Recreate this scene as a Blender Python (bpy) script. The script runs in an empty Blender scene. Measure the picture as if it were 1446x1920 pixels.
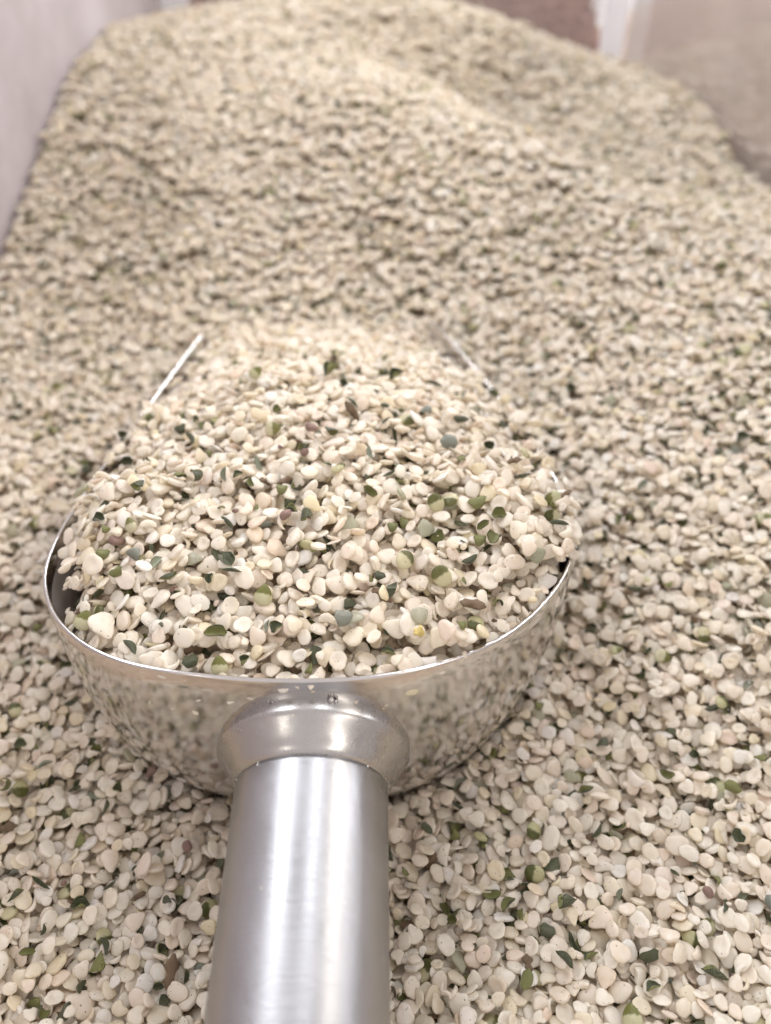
import bpy, bmesh, math, random
import numpy as np
from mathutils import Matrix, Vector, Euler
sc = bpy.context.scene
MM = 0.001
CAMZ = 0.200                       # camera height above the counter, m
PITCH = math.radians(34)
# ------------------------------------------------------------------ camera
cam_d = bpy.data.cameras.new('camera'); cam = bpy.data.objects.new('camera', cam_d)
sc.collection.objects.link(cam); sc.camera = cam
cam.location = (0, 0, CAMZ); cam.rotation_euler = (math.pi/2 - PITCH, 0, 0)
cam_d.sensor_fit = 'VERTICAL'; cam_d.sensor_height = 24; cam_d.lens = 24*1450/1920
cam_d.clip_start = 0.003; cam_d.clip_end = 30
cam_d.dof.use_dof = True; cam_d.dof.focus_distance = 0.109; cam_d.dof.aperture_fstop = 9.0
# ------------------------------------------------------------------ world, lamps
w = bpy.data.worlds.new('World'); sc.world = w; w.use_nodes = True
bg = w.node_tree.nodes['Background']; bg.inputs[0].default_value = (1.0, 0.925, 0.905, 1); bg.inputs[1].default_value = 0.60
def lamp(name, loc, size, energy, col, aim=(0, 0.1, 0.1)):
    l = bpy.data.lights.new(name, 'AREA'); l.shape = 'RECTANGLE'; l.size, l.size_y = size
    l.energy = energy; l.color = col
    o = bpy.data.objects.new(name, l); sc.collection.objects.link(o); o.location = loc
    d = Vector(aim) - Vector(loc)
    o.rotation_euler = d.to_track_quat('-Z', 'Y').to_euler()
    return o
WARM = (1.0, 0.93, 0.84); COOL = (0.92, 0.95, 1.0)
def strip(name, loc, size, energy, col):         # ceiling tube fitting and added fill lamp, long side running away from the camera
    l = bpy.data.lights.new(name, 'AREA'); l.shape = 'RECTANGLE'; l.size, l.size_y = size
    l.energy = energy; l.color = col
    o = bpy.data.objects.new(name, l); sc.collection.objects.link(o); o.location = loc
    return o
for lx, ly, wd, e, c in ((-1.25, 1.3, .65, 30, COOL), (.42, 1.3, .30, 12, COOL), (2.1, 1.3, .65, 42, WARM), (4.3, 1.6, .8, 62, COOL), (-4.2, 1.6, .9, 56, COOL),
                         (-2.4, -2.8, .8, 34, WARM), (2.2, -2.8, .8, 38, WARM), (.8, 4.6, 1.2, 105, COOL), (-3.0, 4.8, 1.0, 60, COOL)):  # added lamps: rear pair fills shadows, far pair backlights the seeds
    strip('ceiling_and_fill_light', (lx, ly, 2.3), (wd, 2.6), e, c)
sc.view_settings.view_transform = 'Standard'; sc.view_settings.look = 'None'
sc.view_settings.exposure = 0.50; sc.view_settings.gamma = 1.0
sc.render.engine = 'CYCLES'
rng = np.random.default_rng(7); random.seed(7)
# ------------------------------------------------------------------ helpers
def tag(o, label, cat=None, group=None, kind=None):
    o['label'] = label
    if cat: o['category'] = cat
    if group: o['group'] = group
    if kind: o['kind'] = kind
    return o
def mesh_obj(name, verts, faces, mat, parent=None, smooth=True, link=True):
    me = bpy.data.meshes.new(name); me.from_pydata([tuple(map(float, v)) for v in verts], [], faces); me.update()
    if smooth: me.polygons.foreach_set('use_smooth', [True]*len(me.polygons))
    if mat: me.materials.append(mat)
    o = bpy.data.objects.new(name, me)
    if link: sc.collection.objects.link(o)
    if parent: o.parent = parent
    return o
def W(x, y, d):                    # mm, d = millimetres below the camera
    return (x*MM, y*MM, CAMZ - d*MM)
class NT:
    def __init__(s, name):
        s.m = bpy.data.materials.new(name); s.m.use_nodes = True; s.t = s.m.node_tree
        s.b = s.t.nodes['Principled BSDF']; s.out = s.t.nodes['Material Output']
    def n(s, typ, **kw):
        nd = s.t.nodes.new(typ)
        for k, v in kw.items():
            if k[0] == '_': setattr(nd, k[1:], v)
            else: nd.inputs[k.replace('__', ' ')].default_value = v
        return nd
    def l(s, a, b): s.t.links.new(a, b)
    def ramp(s, src, stops, mode='LINEAR'):
        r = s.t.nodes.new('ShaderNodeValToRGB'); r.color_ramp.interpolation = mode
        e = r.color_ramp.elements
        while len(e) > 1: e.remove(e[-1])
        e[0].position = stops[0][0]; e[0].color = stops[0][1]
        for p, c in stops[1:]:
            x = e.new(p); x.color = c
        s.l(src, r.inputs[0]); return r.outputs[0]
    def mix(s, fac, a, b, mode='MIX'):
        m = s.t.nodes.new('ShaderNodeMix'); m.data_type = 'RGBA'; m.blend_type = mode
        for sock, v in ((0, fac), (6, a), (7, b)):
            if hasattr(v, 'is_output') or isinstance(v, bpy.types.NodeSocket): s.l(v, m.inputs[sock])
            else: m.inputs[sock].default_value = v
        return m.outputs[2]
    def math(s, op, a, b=0.0, clamp=False):
        m = s.t.nodes.new('ShaderNodeMath'); m.operation = op; m.use_clamp = clamp
        for i, v in enumerate((a, b)):
            if isinstance(v, bpy.types.NodeSocket): s.l(v, m.inputs[i])
            else: m.inputs[i].default_value = v
        return m.outputs[0]
def c4(r, g, b): return (r, g, b, 1)
# ------------------------------------------------------------------ materials
def seed_base(name, stops, rough=0.34, sss=0.36, speck=True, edge=None):
    a = NT(name); oi = a.n('ShaderNodeObjectInfo'); tc = a.n('ShaderNodeTexCoord')
    col = a.ramp(oi.outputs['Random'], stops)
    off = a.n('ShaderNodeVectorMath', _operation='MULTIPLY_ADD')
    comb = a.n('ShaderNodeCombineXYZ')
    r2 = a.math('MULTIPLY', oi.outputs['Random'], 173.0); a.l(r2, comb.inputs[0]); a.l(r2, comb.inputs[1])
    a.l(tc.outputs['Object'], off.inputs[0]); off.inputs[1].default_value = (1, 1, 1); a.l(comb.outputs[0], off.inputs[2])
    big = a.n('ShaderNodeTexNoise', Scale=1.3, Detail=2.0); a.l(off.outputs[0], big.inputs['Vector'])
    f = a.ramp(big.outputs[0], [(0.35, c4(.94, .92, .88)), (0.6, c4(1, 1, 1))])
    col = a.mix(1.0, col, f, 'MULTIPLY')
    if speck:
        vo = a.n('ShaderNodeTexVoronoi', Scale=2.3); a.l(off.outputs[0], vo.inputs['Vector'])
        n2 = a.n('ShaderNodeTexNoise', Scale=9.0, Detail=1.0); a.l(off.outputs[0], n2.inputs['Vector'])
        dd = a.math('ADD', vo.outputs['Distance'], a.math('MULTIPLY', a.math('SUBTRACT', n2.outputs[0], .5), .16))
        spot = a.math('LESS_THAN', dd, 0.15)
        sep = a.n('ShaderNodeSeparateColor'); a.l(vo.outputs['Color'], sep.inputs[0])
        keep = a.math('GREATER_THAN', sep.outputs[0], 0.74)
        col = a.mix(a.math('MULTIPLY', a.math('MULTIPLY', spot, keep), .75), col, c4(.10, .085, .06))
    a.l(col, a.b.inputs['Base Color'])
    nb = a.n('ShaderNodeTexNoise', Scale=5.0, Detail=3.0); a.l(off.outputs[0], nb.inputs['Vector'])
    bp = a.n('ShaderNodeBump', Strength=0.14, Distance=0.0001); a.l(nb.outputs[0], bp.inputs['Height']); a.l(bp.outputs[0], a.b.inputs['Normal'])
    a.b.inputs['Roughness'].default_value = rough
    a.b.inputs['Specular IOR Level'].default_value = 0.42
    if sss:
        tr = a.n('ShaderNodeBsdfTranslucent'); a.l(col, tr.inputs[0]); mx = a.n('ShaderNodeMixShader'); mx.inputs[0].default_value = sss
        a.l(a.b.outputs[0], mx.inputs[1]); a.l(tr.outputs[0], mx.inputs[2]); a.l(mx.outputs[0], a.out.inputs[0])
    return a
M = {}
M['cream'] = seed_base('hulled_seed_cream', [(0, c4(.95, .86, .75)), (.30, c4(.96, .90, .80)), (.55, c4(.97, .93, .85)), (.76, c4(.93, .85, .69)), (.88, c4(.97, .95, .91)), (.95, c4(.94, .82, .71)), (1, c4(.91, .84, .62))]).m
M['pale'] = seed_base('glassy_seed', [(0, c4(.60, .60, .50)), (.5, c4(.66, .64, .50)), (1, c4(.55, .56, .44))], rough=.2, sss=.5).m
def capped(name, cap, body, lo, hi):          # cream kernel still half inside its green skin
    a = seed_base(name, [(0, body), (1, c4(body[0]*.8, body[1]*.82, body[2]*.7))], rough=.3)
    tc = a.n('ShaderNodeTexCoord'); sep = a.n('ShaderNodeSeparateXYZ'); a.l(tc.outputs['Object'], sep.inputs[0])
    nz = a.n('ShaderNodeTexNoise', Scale=2.2, Detail=3.0); a.l(tc.outputs['Object'], nz.inputs['Vector'])
    v = a.math('ADD', sep.outputs[0], a.math('MULTIPLY', a.math('SUBTRACT', nz.outputs[0], .5), .55))
    fac = a.ramp(v, [(lo, c4(0, 0, 0)), (hi, c4(1, 1, 1))])
    prev = a.b.inputs['Base Color'].links[0].from_socket
    st = a.n('ShaderNodeTexWave', Scale=2.4, Distortion=3.0); st.bands_direction = 'Y'; a.l(tc.outputs['Object'], st.inputs['Vector'])
    capc = a.mix(a.math('MULTIPLY', st.outputs[0], .6), cap, c4(cap[0]*2.1+.02, cap[1]*2.1+.02, cap[2]*1.6))
    a.l(a.mix(fac, prev, capc), a.b.inputs['Base Color']); return a.m
M['capped'] = capped('green_capped_seed', c4(.055, .065, .025), c4(.78, .74, .52), .0, .22)
M['capped2'] = capped('olive_capped_seed', c4(.12, .125, .040), c4(.78, .75, .56), -.25, .15)
def hull(name, c1, c2, rough=.33):
    a = NT(name); oi = a.n('ShaderNodeObjectInfo'); tc = a.n('ShaderNodeTexCoord')
    base = a.ramp(oi.outputs['Random'], [(0, c1), (1, c2)])
    wv = a.n('ShaderNodeTexWave', Scale=2.6, Distortion=2.5, Detail=2.0); wv.bands_direction = 'Y'; a.l(tc.outputs['Object'], wv.inputs['Vector'])
    wv.inputs['Detail Scale'].default_value = 2
    col = a.mix(wv.outputs[0], base, c4(c2[0]*1.5+.015, c2[1]*1.5+.015, c2[2]*1.3+.01))
    nz = a.n('ShaderNodeTexNoise', Scale=7.0, Detail=4.0); a.l(tc.outputs['Object'], nz.inputs['Vector'])
    dust = a.ramp(nz.outputs[0], [(.62, c4(0, 0, 0)), (.72, c4(1, 1, 1))])
    col = a.mix(a.math('MULTIPLY', dust, .45), col, c4(.45, .43, .34))
    a.l(col, a.b.inputs['Base Color']); a.b.inputs['Roughness'].default_value = rough
    bp = a.n('ShaderNodeBump', Strength=.5, Distance=.00015); a.l(wv.outputs[0], bp.inputs['Height']); a.l(bp.outputs[0], a.b.inputs['Normal'])
    return a.m
M['hull'] = hull('dark_green_hull', c4(.020, .024, .012), c4(.055, .062, .032), .25)
M['olive'] = hull('olive_hull', c4(.075, .08, .024), c4(.16, .165, .06))
M['glassy'] = seed_base('glassy_hull', [(0, c4(.42, .45, .40)), (1, c4(.55, .57, .50))], rough=.18, sss=.6, speck=True).m
M['grey'] = hull('grey_green_hull', c4(.14, .16, .12), c4(.24, .26, .21))
M['purple'] = hull('purple_hull', c4(.12, .06, .055), c4(.24, .15, .14))
M['brown'] = hull('brown_husk', c4(.06, .042, .030), c4(.17, .11, .07), .6)
M['yellow'] = hull('yellow_crumb', c4(.55, .40, .12), c4(.62, .50, .20), .5)
def steel(name, rough, streak_axis, col=(.72, .70, .69), stretch=40, bump=.05, bscale=900):
    a = NT(name); tc = a.n('ShaderNodeTexCoord'); mp = a.n('ShaderNodeMapping')
    s = [bscale]*3; s[streak_axis] = bscale/stretch; mp.inputs['Scale'].default_value = s
    a.l(tc.outputs['Object'], mp.inputs[0])
    nz = a.n('ShaderNodeTexNoise', Scale=1.0, Detail=3.0); a.l(mp.outputs[0], nz.inputs['Vector'])
    sm = a.n('ShaderNodeTexNoise', Scale=75.0, Detail=7.0, Roughness=.7); a.l(tc.outputs['Object'], sm.inputs['Vector'])
    a.b.inputs['Metallic'].default_value = 1
    cc = a.ramp(sm.outputs[0], [(.3, c4(col[0]*.86, col[1]*.86, col[2]*.86)), (.7, c4(*col))])
    sp = a.n('ShaderNodeTexVoronoi', Scale=420.0); a.l(tc.outputs['Object'], sp.inputs['Vector'])
    sps = a.n('ShaderNodeSeparateColor'); a.l(sp.outputs['Color'], sps.inputs[0])
    dust = a.math('MULTIPLY', a.math('LESS_THAN', sp.outputs['Distance'], .075), a.math('GREATER_THAN', sps.outputs[0], .86))
    cc = a.mix(a.math('MULTIPLY', dust, .7), cc, c4(.85, .82, .74))
    a.l(cc, a.b.inputs['Base Color'])
    rr = a.math('ADD', a.math('MULTIPLY', nz.outputs[0], rough*.7), a.math('ADD', a.ramp(sm.outputs[0], [(.34, c4(rough*.55, rough*.55, rough*.55)), (.70, c4(rough*.95, rough*.95, rough*.95))]), 0.0))
    a.l(a.math('ADD', rr, a.math('MULTIPLY', dust, .5)), a.b.inputs['Roughness'])
    bp = a.n('ShaderNodeBump', Strength=bump, Distance=.0001); a.l(nz.outputs[0], bp.inputs['Height']); a.l(bp.outputs[0], a.b.inputs['Normal'])
    return a
M['bowl'] = steel('scoop_steel', .11, 2, bump=.10, bscale=700, stretch=14).m
_a = steel('lightened_inner_steel', .42, 2, col=(.66, .64, .65), bump=.08, bscale=700, stretch=14); _d = _a.n('ShaderNodeBsdfDiffuse'); _d.inputs[0].default_value = c4(.62, .59, .58)  # diffuse grey mixed in to lighten the shaded inside wall
_m = _a.n('ShaderNodeMixShader'); _m.inputs[0].default_value = .55; _a.l(_a.b.outputs[0], _m.inputs[1]); _a.l(_d.outputs[0], _m.inputs[2]); _a.l(_m.outputs[0], _a.out.inputs[0]); M['bowl_in'] = _a.m
M['handle'] = steel('brushed_handle_steel', .33, 0, col=(.47, .475, .495), bump=.2, bscale=2600, stretch=30).m
M['collar'] = steel('polished_collar_steel', .27, 1, col=(.53, .52, .51), bump=.06).m
def plastic(name, col, mixd, rough=.12):      # clear acrylic with diffuse colour for dust and painted reflection
    a = NT(name)
    a.b.inputs['Base Color'].default_value = c4(.97, .97, .98); a.b.inputs['Transmission Weight'].default_value = 1
    a.b.inputs['Roughness'].default_value = rough; a.b.inputs['IOR'].default_value = 1.49
    d = a.n('ShaderNodeBsdfDiffuse'); d.inputs[0].default_value = c4(*col)
    tc = a.n('ShaderNodeTexCoord'); nz = a.n('ShaderNodeTexNoise', Scale=22.0, Detail=6.0); a.l(tc.outputs['Object'], nz.inputs['Vector'])
    d2 = a.n('ShaderNodeTexNoise', Scale=9.0, Detail=8.0, Roughness=.7); a.l(tc.outputs['Object'], d2.inputs['Vector'])
    a.l(a.ramp(d2.outputs[0], [(.35, c4(col[0]*.72, col[1]*.68, col[2]*.66)), (.62, c4(*col))]), d.inputs[0])
    f = a.math('MULTIPLY_ADD', nz.outputs[0], .25); f.node.inputs[2].default_value = mixd - .12
    mx = a.n('ShaderNodeMixShader'); a.l(f, mx.inputs[0]); a.l(a.b.outputs[0], mx.inputs[1]); a.l(d.outputs[0], mx.inputs[2])
    a.l(mx.outputs[0], a.out.inputs[0]); return a.m
M['clear'] = plastic('dusty_clear_acrylic', (.55, .49, .47), .22, .08)
M['reflect_tint'] = plastic('acrylic_painted_reflection', (.66, .62, .66), .80, .25)  # lilac diffuse colour stands in for light reflected by the clear side panel
def flat(name, col, rough=.5, nscale=60, amt=.15):
    a = NT(name); tc = a.n('ShaderNodeTexCoord'); nz = a.n('ShaderNodeTexNoise', Scale=nscale, Detail=5.0); a.l(tc.outputs['Object'], nz.inputs['Vector'])
    a.l(a.ramp(nz.outputs[0], [(.3, c4(*[x*(1-amt) for x in col])), (.7, c4(*[min(1, x*(1+amt)) for x in col]))]), a.b.inputs['Base Color'])
    a.b.inputs['Roughness'].default_value = rough; return a.m
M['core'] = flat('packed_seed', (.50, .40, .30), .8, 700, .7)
_a = NT('edge_lit_acrylic_post'); _a.b.inputs['Base Color'].default_value = c4(.9, .9, .92); _a.b.inputs['Roughness'].default_value = .2  # white colour and translucency stand in for light glowing in the acrylic edge
_t = _a.n('ShaderNodeBsdfTranslucent'); _t.inputs[0].default_value = c4(.95, .95, .98); _m = _a.n('ShaderNodeMixShader'); _m.inputs[0].default_value = .6
_a.l(_a.b.outputs[0], _m.inputs[1]); _a.l(_t.outputs[0], _m.inputs[2]); _a.l(_m.outputs[0], _a.out.inputs[0]); M['white'] = _a.m
M['counter'] = flat('counter_laminate', (.30, .27, .25), .5)
M['grain_red'] = seed_base('reddish_grain', [(0, c4(.27, .14, .105)), (.5, c4(.36, .20, .15)), (1, c4(.20, .11, .09))], sss=0, speck=False).m
M['grain_tan'] = seed_base('tan_grain', [(0, c4(.46, .36, .29)), (.5, c4(.56, .45, .37)), (1, c4(.38, .29, .24))], sss=0, speck=False).m
# ------------------------------------------------------------------ seed shapes (unit half-axes, scaled per piece)
def ico(sub=3):
    bm = bmesh.new(); bmesh.ops.create_icosphere(bm, subdivisions=sub, radius=1)
    v = np.array([p.co[:] for p in bm.verts]); f = [[q.index for q in p.verts] for p in bm.faces]; bm.free(); return v, f
IV, IF = ico(3)
def lump(v, rs, amp):
    out = np.zeros(len(v))
    for _ in range(5):
        k = rs.normal(size=3)*1.6; out += np.sin(v@k + rs.uniform(0, 6.3))
    return v*(1 + amp*out[:, None]/2.2)
def sgnpow(a, p): return np.sign(a)*np.abs(a)**p
def seed_shape(kind, i):
    rs = np.random.default_rng(100+i); v = IV.copy()
    if kind == 'round':
        v = sgnpow(v, .92); v[:, 1] *= 1 - .16*v[:, 0]*rs.uniform(-.3, 1.2); v = lump(v, rs, .03)
    elif kind == 'tear':
        v[:, 1] *= np.clip(1 - .42*np.clip(v[:, 0], -1, 1), .2, 2); v[:, 2] *= 1 - .25*v[:, 0]; v = lump(v, rs, .03)
    elif kind == 'dish':
        r2 = v[:, 0]**2 + v[:, 1]**2; m = v[:, 2] > 0
        v[:, 2] = np.where(m, v[:, 2]*.9 - .85*np.exp(-r2*3.2)*m, v[:, 2]); v = lump(v, rs, .04)
    elif kind == 'kidney':
        v[:, 1] = v[:, 1]*.72 + .55*(v[:, 0]**2) - .25; v = lump(v, rs, .04)
    elif kind == 'half':
        v[:, 2] = np.where(v[:, 2] < -.25, -.25 + (v[:, 2]+.25)*.15, v[:, 2]); v[:, 2] += .15; v = lump(v, rs, .04)
    elif kind == 'broken':
        c = rs.uniform(.15, .4); t = .35*v[:, 1]*rs.uniform(-1, 1); lim = c + t + .10*np.sin(v[:, 1]*5+i)
        v[:, 0] = np.where(v[:, 0] > lim, lim + (v[:, 0]-lim)*.12, v[:, 0]); v[:, 0] += .2; v = lump(v, rs, .05)
    elif kind == 'curl':                                   # thin curved sliver
        b = v[:, 0]*1.25; rr = .62
        v = np.stack([np.sin(b)*rr*1.35, (1-np.cos(b))*1.0 - .45 + v[:, 1]*.34*(1-.35*v[:, 0]), v[:, 2]*.85], 1)
    elif kind == 'crumb':
        v = lump(v, rs, .22); v = sgnpow(v, .85)
    return v
def shell_shape(i, curl, pointy=1.0, thick=.14):           # peeled piece of hull: curled sheet with pointed ends
    rs = np.random.default_rng(500+i); nu, nv = 24, 12; top = []; bot = []
    for a in range(nu+1):
        u = -1 + 2*a/nu; hw = max(.02, (1-abs(u)**(1.6+pointy))**.75); 
        for b in range(nv+1):
            q = -1 + 2*b/nv; ang = q*curl*hw*(1 + .12*math.sin(3*u+i))
            wob = .03*math.sin(9*q + 2*u)
            for lst, r in ((top, 1+wob), (bot, 1+wob-thick*(.5+.5*hw))):
                x = u*(1-.10*q*q) ; y = math.sin(ang)*r + (.45 + .2*math.sin(i*2.1))*(u*u-.35); z = math.cos(ang)*r - .55 - .28*u*u
                lst.append((x, y, z))
    n = (nu+1)*(nv+1); f = []
    def I(a, b): return a*(nv+1)+b
    for a in range(nu):
        for b in range(nv):
            f.append([I(a, b), I(a+1, b), I(a+1, b+1), I(a, b+1)]); f.append([n+I(a, b+1), n+I(a+1, b+1), n+I(a+1, b), n+I(a, b)])
    for a in range(nu):
        f.append([I(a+1, 0), I(a, 0), n+I(a, 0), n+I(a+1, 0)]); f.append([I(a, nv), I(a+1, nv), n+I(a+1, nv), n+I(a, nv)])
    for b in range(nv):
        f.append([I(0, b), I(0, b+1), n+I(0, b+1), n+I(0, b)]); f.append([I(nu, b+1), I(nu, b), n+I(nu, b), n+I(nu, b+1)])
    v = np.array(top+bot); return v, f
P = []                       # prototypes: (name, mesh, half axes mm, material key)
def proto(name, v, f, mat, axes, second=None):
    me = bpy.data.meshes.new(name); me.from_pydata([tuple(map(float, q)) for q in v], [], f); me.update()
    me.polygons.foreach_set('use_smooth', [True]*len(me.polygons)); me.materials.append(M[mat])
    if second:
        me.materials.append(M[second]); nf = (24*12)*2
        for k in range(1, nf, 2): me.polygons[k].material_index = 1
    P.append((name, me, axes, mat)); return len(P)-1
CREAM = []; CK = []
SHAPES = [('round', (1.50, 1.28, .46), 10), ('round', (1.38, 1.24, .52), 10), ('round', (1.62, 1.25, .42), 9), ('tear', (1.62, 1.30, .44), 8), ('tear', (1.50, 1.18, .48), 7),
        ('dish', (1.48, 1.28, .42), 6), ('dish', (1.36, 1.12, .40), 5), ('kidney', (1.60, 1.20, .45), 5), ('half', (1.55, 1.25, .36), 7), ('half', (1.50, 1.02, .34), 6), ('broken', (1.5, 1.25, .46), 8), ('broken', (1.4, 1.15, .38), 8),
        ('curl', (1.50, 1.1, .42), 4), ('curl', (1.30, .9, .38), 4), ('crumb', (.62, .52, .36), 7), ('crumb', (.40, .34, .26), 6)]
CREAMW = []
for rep in range(2):
    for i, (k, ax, wt) in enumerate(SHAPES):
        v = seed_shape(k, i + 40*rep); rs = np.random.default_rng(900+i+50*rep)
        if k not in ('curl', 'crumb'):
            bnd = rs.uniform(-.1, .65); v[:, 2] += bnd*(v[:, 0]**2*rs.uniform(.2, 1) + v[:, 1]**2*rs.uniform(0, .8)) - bnd*.3     # warped like a thin flake
            ed = rs.uniform(0, 6.28); v[:, :2] *= (1 - .10*np.clip(np.sin(3*np.arctan2(v[:, 1], v[:, 0]) + ed), 0, 1)**3)[:, None]
        if k in ('round', 'tear') and i % 2 == 0:                                     # crease between the two halves
            v[:, 0:2] *= (1 - .10*np.exp(-(v[:, 2]/.16)**2))[:, None]
        CREAM.append(proto('hemp_seed', v, IF, 'cream', tuple(np.array(ax)*rs.uniform(.93, 1.07, 3)*np.array([1, 1, 1.15])))); CK.append(k); CREAMW.append(wt)
PALE = proto('hemp_seed', seed_shape('tear', 31), IF, 'pale', (1.5, 1.2, .48))
CAP = proto('hemp_seed', seed_shape('round', 32), IF, 'capped', (1.45, 1.2, .60))
CAP2 = proto('hemp_seed', seed_shape('tear', 33), IF, 'capped2', (1.4, 1.15, .58))
s0 = shell_shape(0, 1.65, .5, .16); SH = proto('hull_piece', s0[0], s0[1], 'hull', (1.30, .58, .72), 'olive')
s1 = shell_shape(1, 1.2, .9, .16); SH2 = proto('hull_piece', s1[0], s1[1], 'hull', (1.40, .50, .60), 'grey')
s2 = shell_shape(2, 1.9, .15, .12); SH3 = proto('hull_piece', s2[0], s2[1], 'hull', (1.20, .85, .90), 'olive')
s4 = shell_shape(4, 1.5, .0, .25); OLV = proto('hull_piece', s4[0], s4[1], 'olive', (1.0, .80, .80), 'hull')
GRY = proto('hull_piece', s2[0], s2[1], 'glassy', (1.3, .95, .85), 'hull')
PUR = proto('purple_seed', lump(seed_shape('tear', 36), np.random.default_rng(5), .10), IF, 'purple', (1.10, .90, .68))
def ragged(i):
    rs = np.random.default_rng(i); v = IV.copy(); v *= (1 + .28*rs.normal(size=len(v)).clip(-1.2, 1.2)*.35)[:, None]; v = lump(v, rs, .30); v[:, 1] *= 1 + .4*np.sin(4*v[:, 0]); return v
BRN = proto('husk_crumb', ragged(37), IF, 'brown', (1.05, .50, .36))
YEL = proto('yellow_crumb', ragged(38), IF, 'yellow', (.75, .62, .55))
DRK = proto('hull_piece', s1[0], s1[1], 'hull', (1.55, .36, .45))
SHOLV = proto('hull_piece', s2[0], s2[1], 'olive', (1.25, .70, .80), 'hull')
FLK = proto('hull_piece', ragged(39), IF, 'hull', (.55, .40, .25))
CREAMW = np.array(CREAMW, float); CREAMW /= CREAMW.sum()
OTHER = [PALE, CAP, CAP2, SH, SH2, SH3, OLV, GRY, PUR, BRN, DRK, SHOLV, FLK]
OTHERW = np.array([7, 8, 4, 20, 17, 13, 7, 5, 1.5, 8, 15, 10., 14]); OTHERW /= OTHERW.sum()
# ------------------------------------------------------------------ surface of the seeds in the bin (x, y, depth below camera; mm)
CP = np.array([(-60,30,113),(60,30,113),(0,30,115),(-10,60,116),(-60,70,111),(50,60,110),(55,90,101),(-75,110,101),(70,118,86),(-80,130,94),(-125,150,90),(125,150,76),
 (-90,225,83),(-15,212,80),(60,200,70),(10,233,69),(-125,252,72),(-127,320,40),(-127,360,24),(-127,400,15),(-120,450,13),(135,287,57),(51,292,41),(71,256,50),(10,340,27),(-40,345,28),(-80,350,30),(-130,385,20),(108,335,58),
 (135,362,40),(60,405,40),(15,405,30),(135,460,34),(50,450,12),(0,450,4),(-60,450,5),(-130,516,12),(132,520,34),(50,500,12),(0,520,2),(62,345,60),(92,305,68),(32,375,46),(70,375,53),(-100,60,108),(100,60,104),(-60,170,88)], float)
def tps_fit(c, lam=40):
    n = len(c); d = np.hypot(c[:, None, 0]-c[None, :, 0], c[:, None, 1]-c[None, :, 1])/100
    K = np.where(d > 0, d*d*np.log(d+1e-9), 0) + np.eye(n)*lam*1e-4
    Pm = np.c_[np.ones(n), c[:, :2]/100]; A = np.block([[K, Pm], [Pm.T, np.zeros((3, 3))]])
    return np.linalg.solve(A, np.r_[c[:, 2], 0, 0, 0])
TW = tps_fit(CP)
def bed_d(x, y):
    x = np.asarray(x, float); y = np.asarray(y, float); out = TW[-3] + TW[-2]*x/100 + TW[-1]*y/100
    for i in range(len(CP)):
        d = np.hypot(x-CP[i, 0], y-CP[i, 1])/100; out = out + TW[i]*np.where(d > 0, d*d*np.log(d+1e-9), 0)
    return out
# ------------------------------------------------------------------ scoop shape (plan outline measured at rim height)
RIM_D = 74.0; BOWL_DEPTH = 47.0; E1 = .50; E2 = 1.0
LEFT = [(70.3,-12.5),(70.6,-19),(71.6,-26),(73.0,-33),(76.2,-40.2),(82.0,-46.8),(86.7,-49.8),(91.6,-52.2),(99,-53.6),(106,-53.9),(115.5,-53.7),(122,-53.3),(140,-51.8),(162,-50.2),(180,-48.9),(191,-47.8)]
RIGHT = [(70.3,-12.5),(70.5,-5),(71.6,1.5),(73.6,8),(77,14.5),(81.5,19.8),(88.5,25.4),(95,28.9),(100.5,30.8),(107,31.7),(115.6,31.6),(130,30.0),(150,26.0),(173,20.6),(186,17.2),(203,12.6)]
def cr(pts, n):
    p = np.array(pts, float); p = np.vstack([2*p[0]-p[1], p, 2*p[-1]-p[-2]]); out = []
    for i in range(1, len(p)-2):
        for k in range(n):
            t = k/n; a, b, c, d = p[i-1], p[i], p[i+1], p[i+2]
            out.append(.5*((2*b)+(-a+c)*t+(2*a-5*b+4*c-d)*t*t+(-a+3*b-3*c+d)*t**3))
    out.append(p[-2]); return np.array(out)
full = [(x, y) for y, x in LEFT[::-1]] + [(x, y) for y, x in RIGHT[1:]]
RIM = cr(full, 4)
# resample evenly
seg = np.r_[0, np.cumsum(np.hypot(*np.diff(RIM, axis=0).T))]; NU = 150
RIM = np.c_[np.interp(np.linspace(0, seg[-1], NU), seg, RIM[:, 0]), np.interp(np.linspace(0, seg[-1], NU), seg, RIM[:, 1])]
for _ in range(3): RIM[1:-1] = RIM[1:-1]*.5 + (RIM[:-2]+RIM[2:])*.25
def spine_x(y): return np.interp(y, [100, 115, 140, 162, 186, 203], [-11.2, -11.0, -11.7, -13.6, -15.5, -16.8])
SY0 = 108.0
def spine(p):
    y = np.maximum(p[:, 1], SY0); return np.c_[spine_x(y), y]
SP = spine(RIM)
tan = np.gradient(RIM, axis=0); nrm = np.c_[-tan[:, 1], tan[:, 0]]; nrm /= np.linalg.norm(nrm, axis=1)[:, None]
nrm *= np.sign(((RIM-SP)*nrm).sum(1))[:, None]      # outward
TH = 0.62
NV = 26
def ring(inset, v):                                  # v 0..1 down the wall
    ph = v*math.pi/2; c = max(0., math.cos(ph))**E1; s = math.sin(ph)**E2
    base = RIM - nrm*inset
    return SP + (base-SP)*c, RIM_D + s*(BOWL_DEPTH - inset)
verts = []; rows = 0
def addrow(xy, d):
    global rows
    verts.extend([W(a, b, d if np.isscalar(d) else d[i]) for i, (a, b) in enumerate(xy)]); rows += 1
for k in range(NV, 0, -1): addrow(*ring(TH, k/NV*.985))                    # inside, bottom to rim
for ang in (0, 30, 60, 90, 120, 150, 180):                                  # rounded lip, slightly fuller than the sheet
    a = math.radians(ang); off = -TH/2 - math.cos(a)*TH*.54; addrow(RIM + nrm*off, RIM_D - math.sin(a)*TH*.55)
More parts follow.
